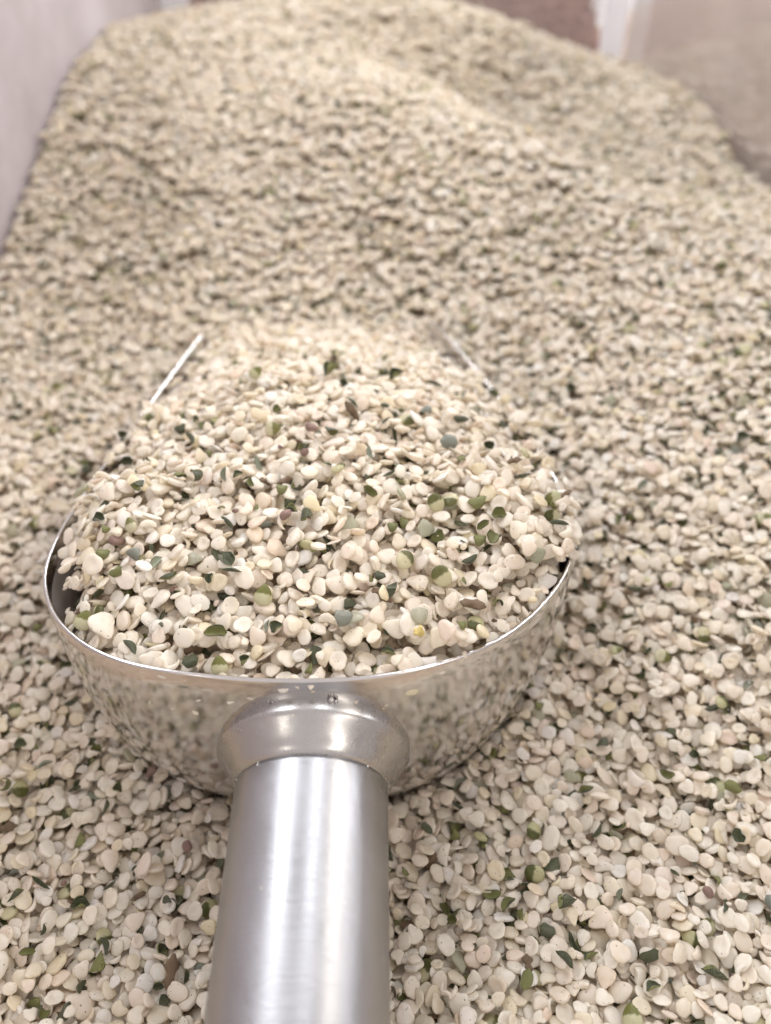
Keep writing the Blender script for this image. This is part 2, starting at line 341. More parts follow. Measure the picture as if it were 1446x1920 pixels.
for k in range(1, NV+1): addrow(*ring(0, k/NV*.985))
faces = [[r*NU+i, r*NU+i+1, (r+1)*NU+i+1, (r+1)*NU+i] for r in range(rows-1) for i in range(NU-1)]
for r in range(NV):                                                        # close the mouth edges
    for i in (0, NU-1):
        q = [r*NU+i, (r+1)*NU+i, (rows-2-r)*NU+i, (rows-1-r)*NU+i]; faces.append(q)
scoop = bpy.data.objects.new('metal_scoop', None); sc.collection.objects.link(scoop); scoop.location = W(-11, 110, 115)
tag(scoop, 'stainless steel scoop with round tubular handle, heaped with hulled hemp seeds, sunk in the bin', 'scoop')
def child(o):
    o.parent = scoop; o.matrix_parent_inverse = Matrix.Translation(-scoop.location); return o
bowl = child(mesh_obj('bowl', verts, faces, M['bowl']))
bowl.data.materials.append(M['bowl_in'])
for _k in range((NV-1)*(NU-1)): bowl.data.polygons[_k].material_index = 1
bm = bmesh.new(); bm.from_mesh(bowl.data); bmesh.ops.recalc_face_normals(bm, faces=bm.faces); bm.to_mesh(bowl.data); bm.free()
# handle: turned profile swept along an axis that dips a little towards the camera
HA = np.array([-10.2, 71.5, 90.3]); HB = np.array([-9.4, -38.0, 115.5]); HL = np.linalg.norm(HB-HA); hd = (HB-HA)/HL
hu = np.array([1., 0, 0]); hu -= hd*(hu@hd); hu /= np.linalg.norm(hu); hw_ = np.cross(hd, hu)
def lathe(name, prof, mat, n=96):
    vs = []
    for s, r in prof:
        c = HA + hd*s
        for k in range(n):
            a = 2*math.pi*k/n; q = c + hu*math.cos(a)*r + hw_*math.sin(a)*r; vs.append(W(*q))
    fs = [[i*n+k, i*n+(k+1) % n, (i+1)*n+(k+1) % n, (i+1)*n+k] for i in range(len(prof)-1) for k in range(n)]
    o = mesh_obj(name, vs, fs, mat)
    bm = bmesh.new(); bm.from_mesh(o.data); bmesh.ops.recalc_face_normals(bm, faces=bm.faces); bm.to_mesh(o.data); bm.free()
    return child(o)
TR = 10.5
prof = [(4.4, TR-1.2), (4.42, TR-.35), (4.6, TR-.1), (5.0, TR), (HL-9, TR*1.0)] + [(HL-9+9*math.sin(t), max(.02, TR*math.cos(t)**.8)) for t in np.linspace(.15, math.pi/2, 12)]
mid = [(s, TR) for s in np.linspace(8, HL-12, 30)]
lathe('handle', prof[:4]+mid+prof[4:], M['handle'])
col = [(-1, 13.65), (-.5, 13.68), (.05, 13.6), (.5, 13.3), (1.0, 12.93), (1.5, 12.55), (2.0, 12.2), (2.5, 11.87), (3.0, 11.6), (3.5, 11.36), (3.9, 11.12), (4.2, 10.88), (4.4, 10.64), (4.52, 10.4), (4.58, 10.1), (4.6, 9.0)]
collar = lathe('collar', col, M['collar'])
for k in range(96):                                   # seat the foot of the collar on the curved wall
    q = collar.data.vertices[k].co; x = q.x/MM; d = (CAMZ-q.z)/MM
    sn = min(.98, max(0., (d-RIM_D)/BOWL_DEPTH)); c_ = math.sqrt(1-sn*sn)**E1; fr_ = RIM[RIM[:, 1] < 100]; fr_ = fr_[np.argsort(fr_[:, 0])]
    xr_ = spine_x(SY0) + (x-spine_x(SY0))/c_; yw = SY0 - (SY0-np.interp(xr_, fr_[:, 0], fr_[:, 1]))*c_
    q.y = (yw + .35)*MM
# weld beads round the collar, and a seed crumb stuck above it
bd = random.Random(3)
def bead(name, pts, mat):
    vs, fs = [], []; bv, bf = ico(1)
    for (c, r) in pts:
        o = len(vs); vs.extend([W(*(c + q*r)) for q in bv]); fs.extend([[j+o for j in t] for t in bf])
    return child(mesh_obj(name, vs, fs, mat))
pts = []
for k in range(5):
    a = -math.pi/2 + bd.uniform(-1.25, 1.25)
    c = HA + hd*bd.uniform(4.3, 4.9) + hu*math.cos(a)*(TR-.02) + hw_*math.sin(a)*(TR-.02); pts.append((c, bd.uniform(.12, .34)))
pts += [(np.array([-7.1, 70.1, 77.0]), .55), (np.array([-6.5, 70.2, 77.3]), .35)] + [(np.array([x_, 70.35, 77.4+.2*(i_ % 2)]), .2) for i_, x_ in enumerate((-15.4, -14.9, -14.3, -13.6, -12.9))]  # the two larger lumps are a seed fragment, not weld
bead('weld_bead_and_crumb', pts, M['collar'])
# ------------------------------------------------------------------ bin, counter, neighbours
storage = bpy.data.objects.new('storage_bin', None); sc.collection.objects.link(storage); storage.location = W(0, 240, 196)
tag(storage, 'clear acrylic bulk bin with edge-lit corner post, full of hulled seeds', 'bin')
def slab(name, x0, x1, y0, y1, d0, d1, mat, parent=None, bev=.8):
    bm = bmesh.new(); bmesh.ops.create_cube(bm, size=1)
    for v in bm.verts:
        v.co = Vector(W((x0+x1)/2 + v.co.x*(x1-x0), (y0+y1)/2 + v.co.y*(y1-y0), (d0+d1)/2 - v.co.z*(d1-d0)))
    if bev: bmesh.ops.bevel(bm, geom=bm.edges[:], offset=bev*MM, segments=2, affect='EDGES')
    me = bpy.data.meshes.new(name); bm.to_mesh(me); bm.free(); me.materials.append(mat)
    o = bpy.data.objects.new(name, me); sc.collection.objects.link(o)
    if parent: o.parent = parent; o.matrix_parent_inverse = Matrix.Translation(-parent.location)
    return o
XL, XR, YB = -127.0, 137.0, 524.0
slab('side_panel', XL-4, XL, -90, YB, -60, 192, M['reflect_tint'], storage)
slab('side_panel', XR, XR+3, -90, YB-14, -60, 192, M['clear'], storage)
slab('back_panel', XL, XR-16, YB, YB+3, -60, 192, M['clear'], storage)
slab('corner_post', XR-12, XR-.5, YB-8, YB+6, -62, 192, M['white'], storage, 1.5)
slab('base_panel', XL-4, XR+4, -90, YB+3, 192, 196, M['reflect_tint'], storage)
ct = slab('countertop', -1500, 1500, -400, 1600, 197, 222, M['counter']); tag(ct, 'brown shop counter under the bins', kind='structure')
# ------------------------------------------------------------------ piling the seeds: each piece is dropped on the height field built so far
RES = .3
HOLLOW = {SH, SH2, SH3, OLV, GRY, DRK, SHOLV} | {p for p, k in zip(CREAM, CK) if k in ('curl', 'kidney', 'broken')}
HEAP = [None]
class Pile:
    def __init__(s, x0, x1, y0, y1, H, target, cap=None):
        s.x0, s.y0 = x0, y0; s.H = H; s.T = target; s.cap = cap; s.rec = []; s.ok = None
        s.ny, s.nx = H.shape
    def idx(s, x, y): return int((y-s.y0)/RES), int((x-s.x0)/RES)
    def drop(s, x, y, pi, scl, tilt=.30, spin=None, pen=.22, normal=None, hand=None):
        H = s.H; j, i = s.idx(x, y)
        if j < 8 or i < 8 or j >= s.ny-8 or i >= s.nx-8: return False
        if s is HEAP[0] and pi not in CREAM and RD[j, i] < 2.3 and y < 128: return False
        g = 4
        gx = (H[j-2:j+3, i+g].mean()-H[j-2:j+3, i-g].mean())/(2*g*RES); gy = (H[j+g, i-2:i+3].mean()-H[j-g, i-2:i+3].mean())/(2*g*RES)
        gm = math.hypot(gx, gy)
        if gm > .75: gx *= .75/gm; gy *= .75/gm
        n = np.array([-gx + rng.normal()*tilt, -gy + rng.normal()*tilt, 1.])
        if normal is not None: n = np.array(normal, float)
        n /= math.sqrt(n@n)
        a = rng.uniform(0, 2*math.pi) if spin is None else spin
        t = np.array([math.cos(a), math.sin(a), 0]); t -= n*(t@n); t /= math.sqrt(t@t); b = np.cross(n, t)
        R = np.stack([t, b, n], 1)
        r = np.array(P[pi][2])*scl
        if P[pi][0] == 'hull_piece' and rng.random() < (.5 if hand is None else .5):            # lying on its back
            R = R@np.diag([1, -1, -1.])
        if pi in HOLLOW and hand is None: r = r*np.array([.9, .5, .7])
        S = (R*(r*r))@R.T; hx = math.sqrt(S[0, 0]); hy = math.sqrt(S[1, 1])
        Mi = (R/(r*r))@R.T
        i0, i1 = int((x-hx-s.x0)/RES), int((x+hx-s.x0)/RES)+1; j0, j1 = int((y-hy-s.y0)/RES), int((y+hy-s.y0)/RES)+1
        if i0 < 0 or j0 < 0 or i1 >= s.nx or j1 >= s.ny: return False
        dx = (np.arange(i0, i1+1)+.5)*RES + s.x0 - x; dy = ((np.arange(j0, j1+1)+.5)*RES + s.y0 - y)[:, None]
        cr_ = Mi[0, 2]*dx + Mi[1, 2]*dy
        disc = cr_*cr_ - Mi[2, 2]*(Mi[0, 0]*dx*dx + 2*Mi[0, 1]*dx*dy + Mi[1, 1]*dy*dy - 1)
        ok = disc > 0; sq = np.sqrt(np.where(ok, disc, 0)); lo = (-cr_-sq)/Mi[2, 2]; up = (-cr_+sq)/Mi[2, 2]
        sub = H[j0:j1+1, i0:i1+1]
        if not ok.any(): return False
        z0 = np.where(ok, sub-lo, -1e9).max() - pen*P[pi][2][2]*scl*1.9
        if s.cap is not None:
            cp = s.cap[j0:j1+1, i0:i1+1]
            if (ok & (z0+up > cp)).any(): return False
        np.copyto(sub, np.maximum(sub, z0+up), where=ok)
        s.rec.append((x, y, z0, R, pi, scl)); return True
    def fill(s, pts, ncand=4, frac_other=.135, tilt=.29, limit=-.9):
        pts = pts[rng.permutation(len(pts))]; n = len(pts)//ncand
        jj = ((pts[:, 1]-s.y0)/RES).astype(int); ii = ((pts[:, 0]-s.x0)/RES).astype(int)
        T = s.T[jj, ii]
        kinds = rng.choice(len(CREAM), n, p=CREAMW); ok = rng.random(n) < frac_other; ot = rng.choice(len(OTHER), n, p=OTHERW)
        scl = np.clip(rng.normal(.89, .13, n), .5, 1.25)
        if frac_other > .05: scl = np.where(ok, scl*1.12, scl)
        H = s.H; TT = s.T; OFF = [(6, 0), (-6, 0), (0, 6), (0, -6), (4, 4), (-4, 4), (4, -4), (-4, -4)]
        for k in range(n):
            b = k*ncand; best = b; bv = 1e9
            for q in range(b, b+ncand):
                v = H[jj[q], ii[q]] - TT[jj[q], ii[q]]
                if v < bv: bv = v; best = q
            j, i = int(jj[best]), int(ii[best])
            for _ in range(3):                             # let it roll to the lowest spot beside it
                m = None
                for a, c in OFF:
                    if 8 < j+a < s.ny-9 and 8 < i+c < s.nx-9 and (s.ok is None or s.ok[j+a, i+c]):
                        v = H[j+a, i+c] - TT[j+a, i+c]
                        if v < bv - .15: bv = v; m = (j+a, i+c)
                if m is None: break
                j, i = m
            if j < 8 or i < 8 or j > s.ny-9 or i > s.nx-9: continue
            if bv > limit or (H[j-3:j+4:3, i-3:i+4:3] - TT[j-3:j+4:3, i-3:i+4:3]).mean() > limit: continue
            oth = ok[k] or (s.y0 + i*0 + j*RES > 135 and s is not HEAP[0] and rng.random() < .05)
            s.drop(s.x0 + (i+rng.random())*RES, s.y0 + (j+rng.random())*RES, OTHER[ot[k]] if oth else CREAM[kinds[k]], scl[k], .55 if oth else tilt)
    def plug(s, okf, rounds=4):                     # small pieces trickle into the holes that are left
        for _ in range(rounds):
            j, i = np.where(s.H[::3, ::3] - s.T[::3, ::3] < -2.1)
            if not len(j): return
            k = rng.permutation(len(j))[:max(1, len(j)//4)]; x = s.x0 + (i[k]*3+.5)*RES; y = s.y0 + (j[k]*3+.5)*RES
            m = okf(x, y)
            for a, b in zip(x[m], y[m]):
                jj, ii = s.idx(a, b)
                if s.H[jj, ii] - s.T[jj, ii] < -2.1: s.drop(a, b, CREAM[int(rng.choice(len(CREAM), p=CREAMW))], rng.uniform(.6, .95), .45, pen=.35)
def grid(x0, x1, y0, y1):
    nx = int((x1-x0)/RES); ny = int((y1-y0)/RES)
    X, Y = np.meshgrid(x0+(np.arange(nx)+.5)*RES, y0+(np.arange(ny)+.5)*RES); return X, Y
def coarse(fn, X, Y, st=10):                # evaluate a smooth function on a coarse lattice, then bilinear
    xs = X[0]; ys = Y[:, 0]; cx = np.linspace(xs[0], xs[-1], max(4, len(xs)//st)); cy = np.linspace(ys[0], ys[-1], max(4, len(ys)//st))
    G = fn(*np.meshgrid(cx, cy)); tmp = np.array([np.interp(xs, cx, g) for g in G]); 
    fy = np.interp(ys, cy, np.arange(len(cy))); k = np.clip(fy.astype(int), 0, len(cy)-2); t = (fy-k)[:, None]
    return tmp[k]*(1-t) + tmp[k+1]*t
# frames of the bowl in plan: fraction of the way from spine to rim
ang_r = RIM[RIM[:, 1] < SY0+.5] - np.array([spine_x(SY0), SY0])
aa = np.arctan2(ang_r[:, 1], ang_r[:, 0]); ra = np.hypot(*ang_r.T); aa = np.where(aa > 1.6, aa-2*math.pi, aa); o_ = np.argsort(aa); aa = aa[o_]; ra = ra[o_]
lm = RIM[:NU//2]; rmn = RIM[NU//2:]
lm = lm[np.argsort(lm[:, 1])]; rmn = rmn[np.argsort(rmn[:, 1])]
def bowl_frac(X, Y):
    sx = spine_x(Y); xl = np.interp(Y, lm[lm[:, 1] > 95][:, 1], lm[lm[:, 1] > 95][:, 0]); xr = np.interp(Y, rmn[rmn[:, 1] > 95][:, 1], rmn[rmn[:, 1] > 95][:, 0])
    f1 = np.where(X < sx, (sx-X)/(sx-xl), (X-sx)/(xr-sx))
    dx = X-spine_x(SY0); dy = Y-SY0; an = np.arctan2(dy, dx); an = np.where(an > 1.6, an-2*math.pi, an)
    f2 = np.hypot(dx, dy)/np.interp(an, aa, ra)
    f = np.where(Y >= SY0, f1, f2); return np.where(Y > 203, 9, f)
def bowl_depth_at(f):                        # depth below rim of the wall where the horizontal fraction is f
    ph = np.arccos(np.clip(f, 0, 1)**(1/E1)); return RIM_D + np.sin(ph)**E2*BOWL_DEPTH
# --- bin bed
bx0, bx1, by0, by1 = XL, XR, 14., YB
X, Y = grid(bx0, bx1, by0, by1)
Tb = -coarse(bed_d, X, Y)
F = coarse(bowl_frac, X, Y, 3)
cap = np.full(X.shape, 1e6)
inb = (F < 1.02) & (Y < 203)
cap[inb] = -(bowl_depth_at(F[inb]) + .3)
ax_d = HA[2] + (HA[1]-Y)/(HA[1]-HB[1])*(HB[2]-HA[2]); hxx = np.abs(X-(-9.9)); inh = (hxx < TR+.2) & (Y < 72)
cap[inh] = np.minimum(cap[inh], -(ax_d[inh] + np.sqrt(np.maximum(0, (TR+.2)**2 - hxx[inh]**2)) + .1))
Tb = np.minimum(Tb, cap - .9); Hb = Tb - 4.4
bed = Pile(bx0, bx1, by0, by1, Hb, Tb, cap)
def inview(x, y, d, mx=9, my=9):
    fw = y*math.cos(PITCH) + d*math.sin(PITCH); dn = d*math.cos(PITCH) - y*math.sin(PITCH)
    return (fw > 20) & (np.abs(x) < .4986*fw + mx) & (dn < .662*fw + my)
def sample(n, x0, x1, y0, y1): return np.c_[rng.uniform(x0, x1, n), rng.uniform(y0, y1, n)]
area = (bx1-bx0)*(by1-by0); ND = .84
pts = sample(int(area*ND*4), bx0+1.2, bx1-1.2, by0+3, by1-2)
dd = bed_d(pts[:, 0], pts[:, 1]); keep = inview(pts[:, 0], pts[:, 1], dd)
fr = bowl_frac(pts[:, 0], pts[:, 1]); keep &= ~((fr < .62) & (pts[:, 1] < 196))
pts = pts[keep]; bed.fill(pts)
bed.fill(pts, 9, limit=-1.4); bed.plug(lambda x, y: inview(x, y, bed_d(x, y)) & ~((bowl_frac(x, y) < .62) & (y < 196)))
# --- heap in the scoop
hx0, hx1, hy0, hy1 = -58., 38., 66., 214.
X2, Y2 = grid(hx0, hx1, hy0, hy1)
F2 = bowl_frac(X2, Y2)
def edge_gap(x, y):                          # the heap leaves the left wall bare near the back corner
    return np.where(x < -20, 7.2*np.exp(-((y-94)/15.)**2), 0) + .9
def heap_top(x, y, f):                       # above the rim plane
    zc = np.interp(y, [70, 74, 80, 90, 100, 112, 124, 136, 150, 165, 185, 197, 207, 214], [-.2, 1.4, 3.6, 7.0, 9.8, 12.0, 13.0, 12.4, 10.2, 7.0, 1.8, -2.4, -7, -11])
    g = np.clip(1 - np.clip(f, 0, 1.1)**2.4, 0, 1); back = np.clip((y-70)/18, 0, 1)
    side = np.where(x < -12, -1.2*np.exp(-((y-100)/22)**2) - 2.0 - 2.0*np.clip((y-140)/25, 0, 1), -.4 - 3.4*np.clip((y-155)/20, 0, 1))
    return np.where(y < SY0, zc*np.clip(g*1.9, 0, 1)*.5 + zc*.5, zc*g) + side*np.clip(f, 0, 1)**3
nd = np.abs(F2)
wall = -(bowl_depth_at(np.clip(F2, 0, 1)))
T2 = -RIM_D + heap_top(X2, Y2, F2) - .9
xl2 = np.interp(Y2, lm[:, 1], lm[:, 0])
# distance to the rim in mm (2-D)
def rim_dist(x, y):
    x = np.asarray(x); y = np.asarray(y); best = np.full(x.shape, 1e9)
    for q in range(0, NU, 2): best = np.minimum(best, np.hypot(x-RIM[q, 0], y-RIM[q, 1]))
    return best
RD = coarse(rim_dist, X2, Y2, 4)
gap = np.where(X2 < -20, 5.6*np.exp(-((Y2-95)/13.)**2), 0)
trench = 22*np.clip((gap + .6 - RD)/2.4, 0, 1)*(gap > .3)*(F2 < 1)
frontm = (Y2 < 98)*np.clip(1 - RD/5., 0, 1)
T2 = T2 - trench - 1.3*frontm
fillm = (F2 < 1) & (RD > 1.3 + .7*(Y2 > 150)) | (Y2 > 203)
corem = (F2 < 1)
H2 = np.where(F2 < 1, np.maximum(T2-4.4, wall), np.where(RD < 1.2, -RIM_D, -bed_d(X2, Y2)))
jj = np.clip(((Y2-by0)/RES).astype(int), 0, Hb.shape[0]-1); ii = np.clip(((X2-bx0)/RES).astype(int), 0, Hb.shape[1]-1)
H2 = np.where(Y2 > 203, np.maximum(bed.H[jj, ii], T2-4.4), H2)
T2 = np.where(Y2 > 203, np.maximum(T2, -bed_d(X2, Y2)), T2)
cap2 = np.full(X2.shape, 1e6); cap2[((F2 > 1) | (RD < .8)) & ((Y2 < 96) | ((X2 < -20) & ((Y2 < 108) | (Y2 > 152))) | (Y2 > 180)) & (Y2 < 204)] = -1e6
heap = Pile(hx0, hx1, hy0, hy1, H2.copy(), T2, cap2); HEAP[0] = heap
def inside(p):
    j = ((p[:, 1]-hy0)/RES).astype(int); i = ((p[:, 0]-hx0)/RES).astype(int); return fillm[j, i]
heap.ok = fillm
pts2 = sample(78000, hx0+3, hx1-3, hy0+3, 209); pts2 = pts2[inside(pts2)]
heap.fill(pts2, 4, .085, .32)
heap.fill(pts2, 8, .05, .34, -1.3); heap.plug(lambda x, y: inside(np.c_[x, y]))
# --- pieces placed where the photograph shows them
def from_pixel(px, py, pile):
    r = np.array([(px-723)/1450, (960-py)/1450]); fw = math.cos(PITCH) + r[1]*math.sin(PITCH); up = r[1]*math.cos(PITCH) - math.sin(PITCH)
    k = 70.
    while k < 420:
        x, y, z = r[0]*k, fw*k, up*k; j, i = pile.idx(x, y)
        if 0 <= j < pile.ny and 0 <= i < pile.nx and z <= pile.H[j, i]: return x, y, k
        k += .2
    return None
HAND = []     # (pile, index in rec, px, py, label or None)
def place(pile, px, py, pi, scl=1., spin=None, label=None, name=None, nrm_=None):
    h = from_pixel(px, py, pile)
    if not h: return
    if pile is heap and not inside(np.array([[h[0], h[1]]]))[0]: return
    if pile is heap and h[1] < 110:
        for _ in range(8):                       # keep clear of the sheet metal
            if float(rim_dist(h[0], h[1])) > 2.5: break
            h = (h[0] - .3*np.sign(h[0]+11)*(abs(h[0]+11) > 12), h[1] + (.35 if h[1] < 90 else 0), h[2])
    if pile.drop(h[0], h[1], pi, scl*.88, .8, None if spin is None else math.radians(spin), pen=.12, normal=nrm_, hand=True): HAND.append((pile, len(pile.rec)-1, px, py, label, name))
S_ = [ # scoop: px, py, prototype, scale, spin, label
(368,794,OLV,1.0,0,None),(381,807,SH,1.0,80,None),(340,814,SH3,1.15,20,'olive green curled hull half beside a dark cap, upper left slope of the heap'),(361,842,SH2,1.1,110,None),(394,856,OLV,.9,0,None),(279,866,SH2,1.0,100,None),(240,873,GRY,1.0,10,None),
(243,806,DRK,1.05,165,'dark stick-like hull lying across the left rim of the scoop'),(233,828,GRY,1.1,30,'grey green translucent hull resting on the left rim just under the dark stick'),(482,721,CAP2,1.1,60,None),(525,730,OLV,.8,0,None),(447,707,SH2,.8,30,None),(378,683,OLV,1.1,0,None),(314,723,DRK,.6,0,None),(527,673,OLV,.8,90,None),
(520,773,SH3,.9,40,None),(513,811,CAP2,1.2,10,None),(485,877,SH2,1.15,120,None),(421,897,SH2,1.0,80,None),(471,911,SH,.95,100,None),(338,899,OLV,1.15,0,'shiny olive green hull beside a darker green one, left part of the heap'),(373,904,SH3,1.25,30,'bright olive hull with a dark curled edge, left part of the heap'),
(262,922,SH3,1.15,50,'dark green hull cap over an olive kernel near the left rim'),(449,918,OLV,1.0,20,None),(442,960,PUR,.5,40,'tiny purple shard among cream seeds, left of the heap centre'),(416,960,OLV,.8,90,None),(188,984,GRY,.9,0,None),(200,1000,OLV,.9,0,None),(247,994,CAP2,1.0,80,'pale yellow green kernel near the bare left wall'),
(530,935,OLV,1.1,0,None),(556,932,SH3,.95,60,None),(547,973,SH3,1.0,0,None),(572,982,SH3,1.15,70,None),
(626,664,OLV,1.1,0,None),(628,677,SH2,1.1,10,None),(722,675,OLV,1.1,0,None),(622,708,SHOLV,1.9,25,'large bright green curled hull near the far top of the heap'),(645,712,SH2,1.0,140,None),(672,700,SH3,.9,0,None),(742,714,SHOLV,1.5,20,'green hull with two lobes on the far right of the heap top'),(817,731,SH2,1.2,15,None),(869,749,SH2,.9,50,None),(925,745,SH3,1.25,150,'large dark green hull on the far right slope of the heap'),
(662,762,SH2,1.2,0,None),(660,780,BRN,1.7,170,'grey brown hairy husk fragment at the top of the heap'),(722,795,SH2,.9,10,None),(722,765,SH,.8,160,None),(796,782,GRY,1.2,50,None),(863,809,SH,1.3,175,'dark green ribbed hull on the right part of the heap top'),(944,801,SH3,1.0,130,None),(622,816,SH,1.35,140,'dark green hull with a pale tip lying against the purple seed'),
(585,812,PUR,1.1,10,'whole purple brown seed at the top of the heap'),(693,855,SH2,1.0,100,None),(572,857,PUR,.9,10,'broken reddish purple seed just below the whole purple one'),(527,852,PUR,.45,0,None),(616,874,SH2,.8,0,None),(635,886,CAP,1.0,60,None),(842,838,GRY,1.4,165,None),(863,867,OLV,1.0,90,None),(917,845,SHOLV,1.2,170,None),(958,882,SH2,.8,90,None),(962,897,BRN,.9,0,'brown dry husk crumb on the right slope of the heap'),
(983,870,CAP2,1.0,10,None),(695,932,SH,1.25,150,'dark green ribbed hull on the right of the heap centre'),(751,910,OLV,.85,0,None),(752,932,PALE,1.0,90,None),(817,953,CAP,1.15,110,'kernel with one half covered in olive skin, on the heap right of centre'),(844,946,CAP,1.1,250,None),(894,953,SHOLV,1.4,15,'open green hull holding a pale kernel on the right of the heap'),(935,973,SH3,1.1,0,None),(904,994,SH,1.0,60,None),
(925,1015,SH3,1.25,60,'broad blue green hull standing on edge right of the heap centre'),(898,1031,OLV,1.2,0,None),(880,1063,SH2,1.1,35,None),(736,994,OLV,1.0,0,None),(1047,986,DRK,1.3,175,'long dark green sliver close to the right rim'),(1037,958,SHOLV,1.0,60,None),(1081,957,BRN,1.0,20,'thin brown husk hanging on the right rim'),(759,1069,CAP,1.2,60,None),
(252,1047,GRY,1.0,110,None),(294,1062,SH2,1.35,70,'dark grey green boat shaped hull standing near the left wall'),(219,1078,SHOLV,1.1,30,None),(195,1047,OLV,1.2,0,None),(318,1092,SH,1.2,10,None),(425,1055,GRY,1.25,130,'empty grey hull open to the front, left of the heap centre'),(434,1078,SH2,1.3,5,None),(394,1090,SHOLV,.8,80,None),(496,1128,CAP2,1.25,100,None),(540,1010,PUR,1.0,50,'dusty purple seed in the middle of the heap'),
(501,1180,SH2,.8,80,None),(409,1211,SH,1.5,5,'big dark green ribbed hull near the front rim, left of the handle'),(520,1204,OLV,1.1,40,None),(238,1232,SH2,1.2,130,'dark hull sliver touching the front left rim'),(359,1249,SH3,1.1,30,None),(413,1257,CAP2,1.1,90,None),(167,1197,CAP2,1.2,80,'yellow green seed in the front left corner of the scoop'),(460,1246,SHOLV,.9,20,None),(304,1180,SH2,.9,60,None),(581,1262,OLV,1.0,20,None),
(728,1229,OLV,1.15,0,'round olive green seed by the front rim, right of the handle'),(785,1208,YEL,1.0,0,'small yellow crumb near the front rim, right of the handle'),(883,1204,OLV,1.0,20,None),(889,1140,BRN,1.5,5,'brown green mottled husk near the right front of the heap'),(827,1101,CAP,1.25,110,'kernel wearing a blue green cap, right front of the heap'),(870,1096,OLV,.7,90,None),(932,1140,SHOLV,1.0,100,None),(788,1171,PALE,1.1,40,None),(645,1187,GRY,1.3,10,'grey translucent hull flake in the middle front of the heap'),(932,1185,BRN,.5,0,None),(696,1098,OLV,.7,0,None),(734,1136,SH2,.7,0,None),(480,955,SHOLV,.6,30,None)]
for q in S_: place(heap, *q)
B_ = [(1334,1338,SH2,1.3,30),(1425,1425,OLV,1.2,0),(1127,1398,SH3,1.2,20),(1096,1489,SH,1.2,170),(1244,1474,SH,1.2,150),(1368,1489,SHOLV,1.4,150),(1376,1587,GRY,1.0,100),(1264,1644,SH2,1.0,90),(1059,1708,SH3,1.5,20),(949,1712,SH,1.3,40),(975,1719,OLV,1.1,0),(1213,1806,SH,1.4,15),(989,1808,BRN,1.1,90),(987,1844,SHOLV,1.3,70),(1059,1802,SH2,1.3,120),(1104,1798,OLV,1.3,0),(1221,1855,OLV,1.2,0),(1183,1912,CAP2,1.3,80),(1440,1708,GRY,1.1,100),(1115,1579,SH2,1.2,10),
(1158,1690,SH2,.9,60),(1300,1420,SHOLV,1.1,120),(1352,1320,CAP,1.0,40),(136,1320,SH2,1.2,40),(185,1417,SH,1.15,20),(84,1437,SH2,1.2,30),(21,1487,SH3,1.3,170),(200,1517,SH2,1.2,80),(230,1506,OLV,1.1,0),(316,1470,OLV,1.1,0),(31,1682,SH,1.2,20),(153,1700,SHOLV,1.3,20),(209,1665,SH2,1.2,160),(262,1682,BRN,1.0,70),(316,1696,SH2,1.3,40),(85,1750,SH2,.8,60),(54,1789,SH,1.0,0),(199,1777,SH2,1.2,120),(185,1811,SHOLV,1.4,45),(356,1606,PUR,1.1,0),(122,1661,PUR,.6,0),(17,1560,BRN,1.3,10),(150,1581,SHOLV,1.2,60),(300,1857,OLV,.9,0),(82,1905,SH3,1.0,80),(45,1410,OLV,1.2,0),
(720,1800,SH2,1.1,30),(800,1560,SH,1.2,150),(860,1480,SH2,1.2,20),(760,1640,OLV,1,0),(845,1740,SH3,1.0,0),(900,1590,CAP,1.1,40),(1010,1330,OLV,1.0,0),(1150,1240,CAP2,1,0),(1160,980,SH,1.3,20),(1250,1110,OLV,1.1,0),(1390,830,GRY,1.3,0),(1200,930,SH2,1.4,50),(1400,1290,SH2,1.1,30),(1060,880,SH,1.2,10)]
for q in B_: place(bed, *q)
place(bed, 77, 1658, DRK, 1.3, 165, 'dark crescent shaped hull in the loose seeds at the lower left')
place(bed, 1327, 1678, PUR, 1.05, 20, 'purple brown seed lying in the loose seeds at the lower right')
place(bed, 1338, 1836, SH, 1.7, 175, 'ribbed brown green hull curled round a seed near the lower right corner')
place(bed, 324, 1825, BRN, 1.7, 110, 'jagged purple brown husk fragment in the bin left of the handle')
# a last scatter partly over the placed pieces
def scatter(pile, n, x0, x1, y0, y1, ok):
    p = sample(n, x0, x1, y0, y1); p = p[ok(p)]
    kk = rng.choice(len(CREAM), len(p), p=CREAMW)
    for q, k in zip(p, kk): pile.drop(q[0], q[1], CREAM[k], np.clip(rng.normal(.98, .14), .6, 1.3), .35)
handpos = np.array([(h[0].rec[h[1]][0], h[0].rec[h[1]][1]) for h in HAND])
scatter(heap, 200, hx0+4, hx1-4, 74, 200, lambda p: inside(p) & (np.hypot(p[:, None, 0]-handpos[None, :, 0], p[:, None, 1]-handpos[None, :, 1]).min(1) > 1.9))
scatter(bed, 250, -62, 100, 30, 140, lambda p: (bowl_frac(p[:, 0], p[:, 1]) > 1.12) & (np.hypot(p[:, None, 0]-handpos[None, :, 0], p[:, None, 1]-handpos[None, :, 1]).min(1) > 1.9))
